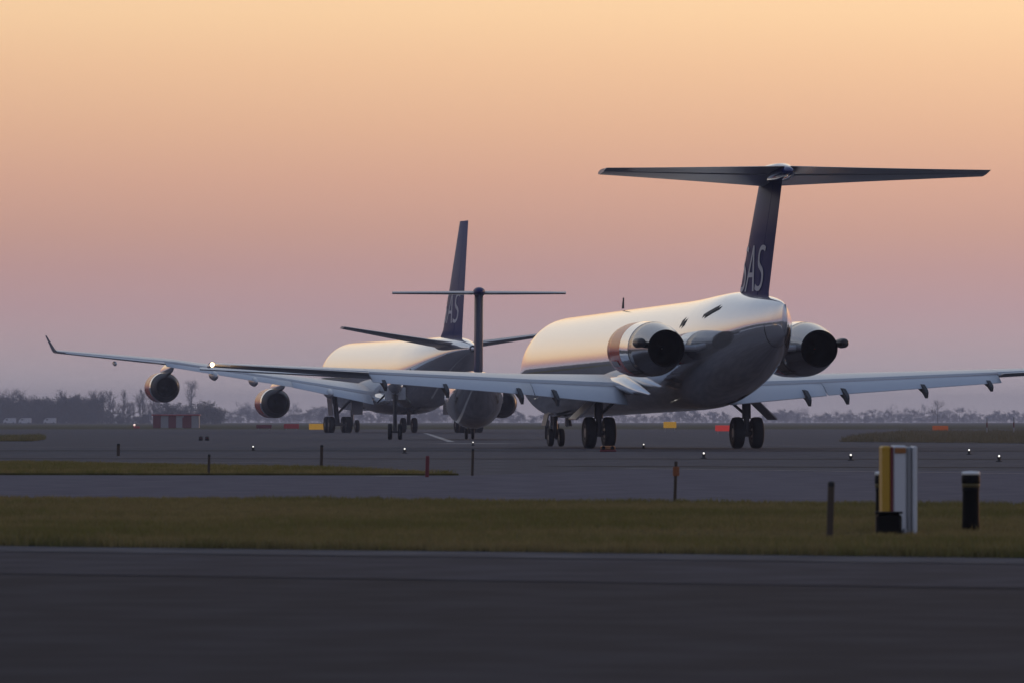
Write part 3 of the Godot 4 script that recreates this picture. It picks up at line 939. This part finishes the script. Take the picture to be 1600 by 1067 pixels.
func turboprop() -> void:
	var t := thing("turboprop_airliner", "smaller T-tailed airliner between the two jets, mostly hidden behind a wing", "airliner", Vector3(-1.92, 0, -390), deg_to_rad(1.5))
	part("fuselage", hull([[-11.6, 1.6, 1.75, 0.1], [-11.0, 1.1, 2.3, 0.6], [-9.6, 0.78, 2.95, 1.1], [-8.0, 0.68, 3.32, 1.32], [-7.0, 0.68, 3.37, 1.345], [4.0, 0.68, 3.37, 1.345], [7.0, 1.0, 3.37, 1.28], [10.0, 1.75, 3.36, 0.95], [12.6, 2.45, 3.3, 0.5], [14.0, 2.8, 3.2, 0.12]]), M.paint, t)
	var fd := [[3.1, 8.6, 4.9, 0.09], [3.6, 9.8, 3.8, 0.115], [7.05, 11.0, 3.0, 0.14]]
	var fin := part("fin", upright(fd, 0.0, 0.66), M.blue, t)
	part("rudder", upright(fd, 0.67, 1.0), M.bluematte, fin)
	var st := begin()
	var rings := []
	for q in [[10.5, 0.03, 0.03], [11.0, 0.2, 0.18], [12.5, 0.3, 0.24], [13.8, 0.22, 0.18], [14.3, 0.04, 0.04]]:
		rings.append(oval(q[0], 0, 7.14, q[1], q[2], 18))
	loft(st, rings)
	part("tail_fairing", finish(st), M.blue, t)
	for s in [-1.0, 1.0]:
		var hd := [[0.1, 7.1, 11.2, 2.3, 0.09, 0.0], [4.2, 7.1, 11.6, 1.6, 0.09, 0.0]]
		var hs := part("horizontal_stabilizer", panel(hd, s, 0.0, 0.62, 0.0, 4), M.stab, t)
		part("elevator", hinged(hd, s, 0.625, 1.0, 0.0, 0.02), M.stab, hs)
		var wd := [[0.9, 3.08, -2.2, 2.6, 0.15, 0.02], [4.4, 3.1, -2.2, 2.55, 0.14, 0.02], [13.7, 3.52, -1.7, 1.3, 0.12, 0.0]]
		var wing := part("wing", panel(wd, s, 0.0, 1.0), M.wing, t)
		st = begin()
		rings = []
		for q in [[-4.4, 2.7, 0.18], [-3.9, 2.68, 0.4], [-2.8, 2.66, 0.52], [0.0, 2.64, 0.56], [2.2, 2.64, 0.5], [3.6, 2.75, 0.2]]:
			rings.append(oval(q[0], s * 3.93, q[1] + 0.06, q[2] * 0.72, q[2] * 0.85, 20))
		loft(st, rings)
		part("engine_nacelle", finish(st), M.paint, wing)
		st = begin()
		for k in 4:
			var a := TAU * (k + 0.5) / 4.0
			var c := Vector3(s * 3.93, 2.7, -4.45)
			var dr := Vector3(sin(a), cos(a), 0)
			var ac := Vector3(cos(a), -sin(a), 0) * 0.05 + Vector3(0, 0, 0.13)
			loft(st, [PackedVector3Array([c + dr * 0.1 - ac * 0.6, c + dr * 0.1 + Vector3(0.03, 0, 0.03), c + dr * 0.1 + ac * 0.6, c + dr * 0.1 - Vector3(0.03, 0, 0.03)]), PackedVector3Array([c + dr * 0.8 - ac, c + dr * 0.8 + Vector3(0.02, 0, 0.02), c + dr * 0.8 + ac, c + dr * 0.8 - Vector3(0.02, 0, 0.02)]), PackedVector3Array([c + dr * 1.2 - ac * 0.7, c + dr * 1.2 + Vector3(0.01, 0, 0.01), c + dr * 1.2 + ac * 0.7, c + dr * 1.2 - Vector3(0.01, 0, 0.01)])], -1)
		lathe(st, Vector3(s * 3.93, 2.7, -4.35), Vector3(0, 0, -1), [[0.24, 0.0], [0.2, 0.25], [0.1, 0.45], [0.01, 0.55]], 16)
		part("propeller", finish(st), M.dark, wing)
		var g := branch("main_gear", t, Vector3(s * 3.93, 0, 0))
		for x in [-0.25, 0.25]: wheel(g, Vector3(x, 0.4, 0), 0.4, 0.22)
		st = begin()
		rod(st, Vector3(0, 0.4, 0), Vector3(0, 2.3, 0), 0.1)
		rod(st, Vector3(0, 0.7, 0), Vector3(0, 2.2, 0.9), 0.07)
		rod(st, Vector3(-0.25, 0.4, 0), Vector3(0.25, 0.4, 0), 0.06)
		part("strut", finish(st), M.gear, g)
		for x in [-0.34, 0.34]:
			part("gear_door", one_block(Vector3(x, 2.3, 0.4), Vector3(0.36, 0.62, 0.05), 0.02), M.white, g)
	var ng := branch("nose_gear", t, Vector3(0, 0, -9.8))
	for x in [-0.17, 0.17]: wheel(ng, Vector3(x, 0.28, 0), 0.28, 0.16)
	st = begin()
	rod(st, Vector3(0, 0.28, 0), Vector3(0, 1.1, 0), 0.08)
	part("strut", finish(st), M.gear, ng)

# ------------------------------------------------------------------ small things near the road
func near_things() -> void:
	# cabinet sign standing end-on on the verge
	var t := thing("cabinet_sign", "tall white metal cabinet sign with a yellow edge, on the near verge", "sign", Vector3(3.07, 0.015, -62.0), 0.0)
	part("side_panel", one_block(Vector3(-0.105, 0.36, 0.0), Vector3(0.07, 0.68, 0.5), 0.012), M.yellow, t)
	part("seam_strip", one_block(Vector3(-0.062, 0.36, 0.02), Vector3(0.02, 0.67, 0.47), 0.004), M.wine, t)
	part("back_panel", one_block(Vector3(0.0, 0.355, 0.0), Vector3(0.105, 0.7, 0.5), 0.012), M.white, t)
	part("back_panel", one_block(Vector3(0.077, 0.35, -0.01), Vector3(0.045, 0.69, 0.48), 0.01), M.grey, t)
	part("end_post", one_block(Vector3(0.12, 0.34, 0.02), Vector3(0.036, 0.72, 0.5), 0.012), M.white, t)
	part("number_plate", one_block(Vector3(0.005, 0.665, 0.252), Vector3(0.09, 0.045, 0.012), 0.004), M.orange, t)
	var b := thing("junction_box", "low black box at the foot of the white cabinet sign", "box", Vector3(2.965, 0.015, -61.4), 0.0)
	part("housing", one_block(Vector3(0, 0.085, 0), Vector3(0.2, 0.17, 0.2), 0.02), M.black, b)
	part("cover", one_block(Vector3(0, 0.178, 0), Vector3(0.215, 0.016, 0.215), 0.005), M.black, b)
	part("cable_gland", one_block(Vector3(0.125, 0.03, 0.02), Vector3(0.04, 0.05, 0.06), 0.015), M.grey, b)
	for q in [[3.73, 63.4, "black bollard with a white top standing alone on the verge"], [3.015, 63.2, "black bollard half hidden behind the white cabinet sign"]]:
		var o := thing("bollard", q[2], "bollard", Vector3(q[0], 0.015, -q[1]), 0.0, "black bollards on the verge")
		o.scale = Vector3(0.95, 0.9, 0.95)
		var st := begin()
		lathe(st, Vector3.ZERO, Vector3.UP, [[0.078, -0.02], [0.076, 0.1], [0.07, 0.36], [0.074, 0.37], [0.074, 0.4]], 24)
		part("post", finish(st), M.black, o)
		st = begin()
		lathe(st, Vector3(0, 0.4, 0), Vector3.UP, [[0.075, 0.0], [0.078, 0.01], [0.078, 0.03], [0.075, 0.035]], 24)
		part("band", finish(st), M.dullyellow, o)
		st = begin()
		lathe(st, Vector3(0, 0.435, 0), Vector3.UP, [[0.078, 0.0], [0.08, 0.01], [0.08, 0.06], [0.074, 0.075], [0.01, 0.08]], 24)
		part("head", finish(st), M.black, o)
		st = begin()
		lathe(st, Vector3(0, 0.512, 0), Vector3.UP, [[0.078, 0.0], [0.078, 0.022], [0.07, 0.03], [0.01, 0.034]], 24)
		part("cap", finish(st), M.cap, o)
	# thin stakes: x, distance, height, half width, kind, label
	var stakes := [
		[2.425, 59.4, 0.46, 0.024, 0, "brown wooden stake on the near verge, left of the white cabinet sign"],
		[1.77, 84.5, 0.5, 0.017, 1, "thin stake with an orange tag at the far edge of the near verge"],
		[-1.38, 127.0, 0.37, 0.03, 2, "red stake in the grass strip below the turboprop"],
		[-0.66, 130.5, 0.46, 0.022, 0, "thin grey stake at the right end of the grass strip"],
		[-3.86, 158.0, 0.44, 0.03, 0, "stake at the far side of the grass strip, below the inner engine"],
		[-5.15, 132.5, 0.36, 0.022, 0, "short dark stake at the near side of the grass strip"],
		[-10.4, 206.0, 0.33, 0.04, 0, "squat dark stake on the paving, leftmost of all the stakes"],
	]
	for q in stakes:
		var o := thing("marker_stake", q[5], "stake", Vector3(q[0], 0.0, -q[1]), 0.15, "marker stakes along the paving")
		var w: float = q[3]
		part("post", one_block(Vector3(0, q[2] * 0.5 - 0.02, 0), Vector3(w * 2, q[2], w * 1.6), 0.008, Basis(Vector3(0, 0, 1), -0.03)), M.wine if q[4] == 2 else M.wood, o)
		if q[4] == 1:
			part("tag", one_block(Vector3(0.005, 0.37, w), Vector3(0.07, 0.1, 0.012), 0.004), M.tag, o)
		elif q[4] == 0:
			part("head", one_block(Vector3(q[2] * 0.015, q[2] - 0.03, 0), Vector3(w * 2.1, 0.05, w * 1.75), 0.01), M.dark, o)
	# taxiway edge lights
	var lights := [
		[395, 702, "edge light nearest the inner engine of the four-engine airliner"], [632, 706, "edge light in front of the turboprop's left wheels"], [1006, 698, "edge light between the main wheels of the nearest airliner"],
		[1100, 714, "edge light a little left of the nearest airliner's right wheels"], [1330, 717, "edge light left of the white cabinet sign"], [1515, 708, "edge light behind the lone black bollard"], [1562, 719, "edge light nearest the right border of the picture"], [739, 694, "edge light under the turboprop's nose wheel"]]
	for q in lights:
		var d: float = 11102.0 / (q[1] + 2.0 - 658.0)
		var x: float = (q[0] - 800.0) / 12200.0 * d
		var o := thing("edge_light", q[2], "runway light", Vector3(x, 0.0, -d), 0.0, "white edge lights on the taxiways")
		var st := begin()
		lathe(st, Vector3.ZERO, Vector3.UP, [[0.08, 0.0], [0.08, 0.015], [0.04, 0.025], [0.035, 0.08], [0.05, 0.09], [0.05, 0.105]], 18)
		part("stem", finish(st), M.dark, o)
		lamp(o, "lens", Vector3(0, 0.13, 0), 0.024, 1.25, Color(1.0, 0.98, 0.94), 0.003)
	# amber guard light beside the main wheel
	var d2 := 234.0
	var o := thing("guard_light", "pair of amber guard lights on the paving by the nearest left main wheel", "runway light", Vector3((950.0 - 800.0) / 12200.0 * d2, 0, -d2))
	part("base", one_block(Vector3(0, 0.03, 0), Vector3(0.5, 0.06, 0.3), 0.02), M.wine, o)
	part("housing", one_block(Vector3(0, 0.12, 0), Vector3(0.46, 0.12, 0.2), 0.03), M.orange, o)
	for x in [-0.13, 0.13]:
		var st := begin()
		lathe(st, Vector3(x, 0.12, 0.1), Vector3(0, 0, 1), [[0.055, 0.0], [0.055, 0.05], [0.045, 0.05], [0.04, 0.01]], 16)
		part("hood", finish(st), M.dark, o)

# ------------------------------------------------------------------ signs, hut and cars far out on the field
func board(called: String, label: String, px: float, d: float, y: float, size: Vector3, m: Material, group := "") -> Node3D:
	var o := thing(called, label, "sign", Vector3((px - 800.0) / 12200.0 * d, 0.0, -d), 0.0, group)
	part("panel", one_block(Vector3(0, y, 0), size, 0.03), m, o)
	for s in [-1.0, 1.0]:
		var st := begin()
		rod(st, Vector3(s * size.x * 0.35, -0.05, 0), Vector3(s * size.x * 0.35, y - size.y * 0.5 + 0.01, 0), 0.05)
		part("leg", finish(st), M.grey, o)
	return o

func far_things() -> void:
	var g := "information boards far out on the field"
	board("field_sign", "bright yellow board seen between the nearest airliner's wheels", 1047, 700, 0.6, Vector3(1.15, 0.55, 0.2), M.lit_yellow, g)
	var r := board("field_sign", "red and dark board left of the nearest airliner's right wheels", 1131, 560, 0.42, Vector3(1.2, 0.42, 0.2), M.lit_red, g)
	part("side_panel", one_block(Vector3(0.86, 0.42, 0), Vector3(0.5, 0.36, 0.18), 0.03), M.wine, r)
	board("field_sign", "dull orange board right of the nearest airliner, before the trees", 1470, 640, 0.36, Vector3(1.3, 0.4, 0.2), M.lit_orange, g)
	board("field_sign", "yellow board beside the four-engine airliner's left wheels", 495, 820, 0.36, Vector3(1.7, 0.62, 0.2), M.lit_yellow, g)
	board("field_sign", "red board left of the yellow board, near the inner engine", 455, 830, 0.4, Vector3(1.6, 0.5, 0.2), M.signred, g)
	board("field_sign", "dull red board below the inner engine of the four-engine airliner", 412, 860, 0.34, Vector3(1.7, 0.4, 0.2), M.wine, g)
	# hut in red and white panels
	var d := 1060.0
	var h := thing("equipment_hut", "low hut with red and white panels before the trees, below the outer engine", "hut", Vector3((275.0 - 800.0) / 12200.0 * d, 0.0, -d))
	for k in 6:
		part("panel", one_block(Vector3(-2.6 + k * 1.04, 0.85, 0), Vector3(1.03, 1.7, 2.4), 0.03), M.wine if k % 2 == 0 else M.hutgrey, h)
	part("roof", one_block(Vector3(0, 1.78, 0), Vector3(6.6, 0.14, 2.8), 0.04), M.signred, h)
	part("door", one_block(Vector3(1.1, 0.75, 1.22), Vector3(0.5, 1.4, 0.05), 0.02), M.wine, h)
	# low beacon
	d = 1010.0
	var b := thing("field_beacon", "small white and red beacon far out, below the raised wingtip", "runway light", Vector3((211.0 - 800.0) / 12200.0 * d, 0.0, -d))
	part("base", one_block(Vector3(0.15, 0.14, 0), Vector3(0.8, 0.28, 0.4), 0.05), M.signred, b)
	lamp(b, "lens", Vector3(-0.15, 0.46, 0), 0.14, 1.2, Color(1.0, 0.86, 0.8), 0.1)
	# pair of dark drum markers
	for q in [[313, 372.0, "dark drum marker on the paving, left one of a close pair"], [323, 372.0, "dark drum marker on the paving, right one of a close pair"]]:
		var o := thing("drum_marker", q[2], "marker", Vector3((q[0] - 800.0) / 12200.0 * q[1], 0.0, -q[1]), 0.0, "dark drum markers")
		var st := begin()
		lathe(st, Vector3.ZERO, Vector3.UP, [[0.1, 0.0], [0.11, 0.06], [0.09, 0.12], [0.11, 0.18], [0.03, 0.21]], 14)
		part("drum", finish(st), M.dark, o)
		part("reflector", one_block(Vector3(0, 0.12, 0.1), Vector3(0.1, 0.04, 0.03), 0.01), M.wine, o)
	# thin red poles at the right
	for q in [[1543, 430.0, "thin red and white pole, left one of the pair near the right border"], [1585, 430.0, "thin red and white pole, right one of the pair near the right border"]]:
		var o := thing("marker_pole", q[2], "pole", Vector3((q[0] - 800.0) / 12200.0 * q[1], 0.02, -q[1]), 0.0, "red and white poles")
		for k in 4:
			var st := begin()
			rod(st, Vector3(0, k * 0.28 - (0.02 if k == 0 else 0.0), 0), Vector3(0, (k + 1) * 0.28, 0), 0.035)
			part("band", finish(st), M.wine if k % 2 == 0 else M.grey, o)
	# vans parked before the trees at the left
	for q in [[14, "white van before the far trees, leftmost of three"], [38, "white van before the far trees, middle one of three"], [77, "white van before the far trees, right one of three"]]:
		var dd := 3000.0
		var o := thing("parked_van", q[1], "van", Vector3((q[0] - 800.0) / 12200.0 * dd, 0.0, -dd), 0.0, "vans parked before the trees")
		var st := begin()
		var rings := []
		for v in [[-2.4, 0.35, 1.0], [-2.3, 0.3, 1.35], [-1.4, 0.3, 2.15], [2.3, 0.3, 2.25], [2.45, 0.35, 2.1]]:
			var pr := PackedVector3Array()
			for c in [[1, 0], [1, 1], [-1, 1], [-1, 0]]: pr.append(Vector3(v[0], v[1 + c[1]], c[0] * 0.95))
			rings.append(pr)
		loft(st, rings, -1)
		part("body", finish(st), M.white, o)
		part("windscreen", one_block(Vector3(-1.9, 1.72, 0), Vector3(0.06, 0.6, 1.6), 0.02, Basis(Vector3(0, 0, 1), -0.85)), M.glass, o)
		part("side_window", one_block(Vector3(-1.0, 1.6, 0.955), Vector3(0.9, 0.45, 0.04), 0.015), M.glass, o)
		for x in [-1.6, 1.5]:
			for z in [-0.85, 0.85]:
				st = begin()
				lathe(st, Vector3(x, 0.33, z), Vector3(0, 0, 1), [[0.2, -0.12], [0.33, -0.1], [0.33, 0.1], [0.2, 0.12]], 16)
				part("wheel", finish(st), M.rubber, o)

# ------------------------------------------------------------------ trees on the horizon
func tree_mesh(kind: int, sd: int) -> Array:
	# heights are about one; scaled where placed. kind 0 bare broad tree, 1 slender bare tree, 2 dense shrubby tree
	var r := RandomNumberGenerator.new()
	r.seed = sd
	var tr := begin()
	rod(tr, Vector3(0, -0.02, 0), Vector3(0.01, 0.5, 0), 0.022, 0.014, 6)
	rod(tr, Vector3(0.01, 0.5, 0), Vector3(0, 0.92, 0.01), 0.014, 0.004, 6)
	var cr := begin()
	cr.set_smooth_group(-1)
	var limbs := [[0.26, 0.1, 0.36], [0.5, 0.03, 0.14], [0.1, 0.2, 0.5]][kind] as Array
	var n: int = [14, 16, 22][kind]
	for i in n:
		var f := r.randf()
		var h0 := lerpf(limbs[0] * 0.7 if kind != 2 else 0.04, 0.8, f)
		var a := r.randf() * TAU
		var reach: float = limbs[2] * (0.4 + 0.75 * sin(PI * clampf(0.2 + 0.75 * f, 0, 1))) * r.randf_range(0.6, 1.0)
		var rise := r.randf_range(0.12, 0.3) * (1.4 if kind == 1 else 1.0)
		if kind == 2: rise *= 0.6
		var p0 := Vector3(0, h0, 0)
		var p1 := Vector3(cos(a) * reach, minf(h0 + rise, 1.0), sin(a) * reach)
		if kind != 2: rod(tr, p0, p1, 0.008, 0.002, 4)
		var m: int = [34, 24, 46][kind]
		for j in m:
			var g := r.randf_range(0.25, 1.05)
			var c := p0.lerp(p1, g) + Vector3(r.randfn(), r.randfn(), r.randfn()) * (0.03 if kind == 1 else 0.05)
			var dr := (Vector3(cos(a), 1.2, sin(a)) + Vector3(r.randfn(), r.randfn(), r.randfn()) * 0.6).normalized()
			var ln := r.randf_range(0.04, 0.11) if kind != 2 else r.randf_range(0.02, 0.055)
			var sd2 := dr.cross(Vector3(r.randfn(), r.randfn(), r.randfn())).normalized() * (ln * (0.06 if kind != 2 else 0.5))
			for q in [c - sd2, c + sd2, c + dr * ln + sd2 * 0.5]: cr.add_vertex(q)
			if kind == 2:
				for q in [c + sd2, c + dr * ln + sd2 * 0.5, c + dr * ln * 0.6 + sd2.rotated(dr, 1.4)]: cr.add_vertex(q)
	return [finish(tr), finish(cr)]

func trees() -> void:
	var protos := []
	for k in 3:
		var row := []
		for v in 4: row.append(tree_mesh(k, 100 + k * 10 + v))
		protos.append(row)
	# stands: px from, px to, count, distance from, to, height from, to, kind, label, group
	var stands := [
		[-30, 66, 22, 3250, 3400, 11.0, 13.6, 0, "bare tree in the tall hazy group at the left border", "bare trees at the left border"],
		[-30, 152, 80, 3060, 3250, 7.0, 11.0, 2, "dense dark tree in the wood at the left border", "dense trees of the left wood"],
		[90, 250, 30, 3300, 3450, 10.5, 13.0, 1, "slender bare tree in the row right of the left wood", "slender trees in the row"],
		[140, 255, 34, 3060, 3200, 3.8, 6.0, 2, "low dark shrub under the row of slender trees", "shrubs under the slender trees"],
		[245, 345, 36, 2700, 2900, 5.2, 8.4, 2, "dark tree behind the red and white hut", "dark trees behind the hut"],
		[345, 700, 30, 5700, 6200, 10.0, 14.0, 0, "pale hazy tree beyond the four-engine airliner", "hazy trees beyond the airliners"],
		[345, 720, 70, 5000, 5400, 6.5, 11.5, 2, "pale hazy shrub beyond the four-engine airliner", "hazy shrubs beyond the airliners"],
		[760, 1140, 60, 5000, 5500, 5.5, 9.0, 2, "pale hazy shrub seen under the nearest airliner", "hazy shrubs under the nearest airliner"],
		[1190, 1540, 22, 5800, 6300, 9.0, 13.0, 0, "pale hazy bare tree to the right of the nearest airliner", "hazy trees at the right"],
		[1190, 1640, 100, 5500, 6100, 5.5, 10.0, 2, "pale hazy shrub to the right of the nearest airliner", "hazy shrubs at the right"],
	]
	for s in stands:
		for i in s[2]:
			var d: float = rng.randf_range(s[3], s[4])
			var px: float = lerpf(s[0], s[1], (i + rng.randf()) / s[2])
			var h: float = lerpf(s[5] * 0.8, s[6] * 1.12, pow(rng.randf(), 1.5))
			var kind: int = s[7]
			place_tree(protos[kind][rng.randi() % 4], px, d, h, kind, s[8], s[9])
	place_tree(protos[1][1], 298, 4000, 21.0, 1, "tall thin tree rising above the red and white hut", "")
	place_tree(protos[0][2], 1466, 3600, 10.5, 0, "taller rounded tree standing above the orange board at the right", "")

func place_tree(p: Array, px: float, d: float, h: float, kind: int, label: String, group: String) -> void:
	var t := thing(["bare_tree", "slender_tree", "dense_tree"][kind], label, "tree", Vector3((px - 800.0) / 12200.0 * d, -0.06, -d), rng.randf() * TAU, group)
	var sx := h * rng.randf_range(0.85, 1.2)
	for c in [part("trunk", p[0], M.bark, t), part("crown", p[1], M.ever if kind == 2 else M.twig, t)]:
		c.scale = Vector3(sx, h, sx)
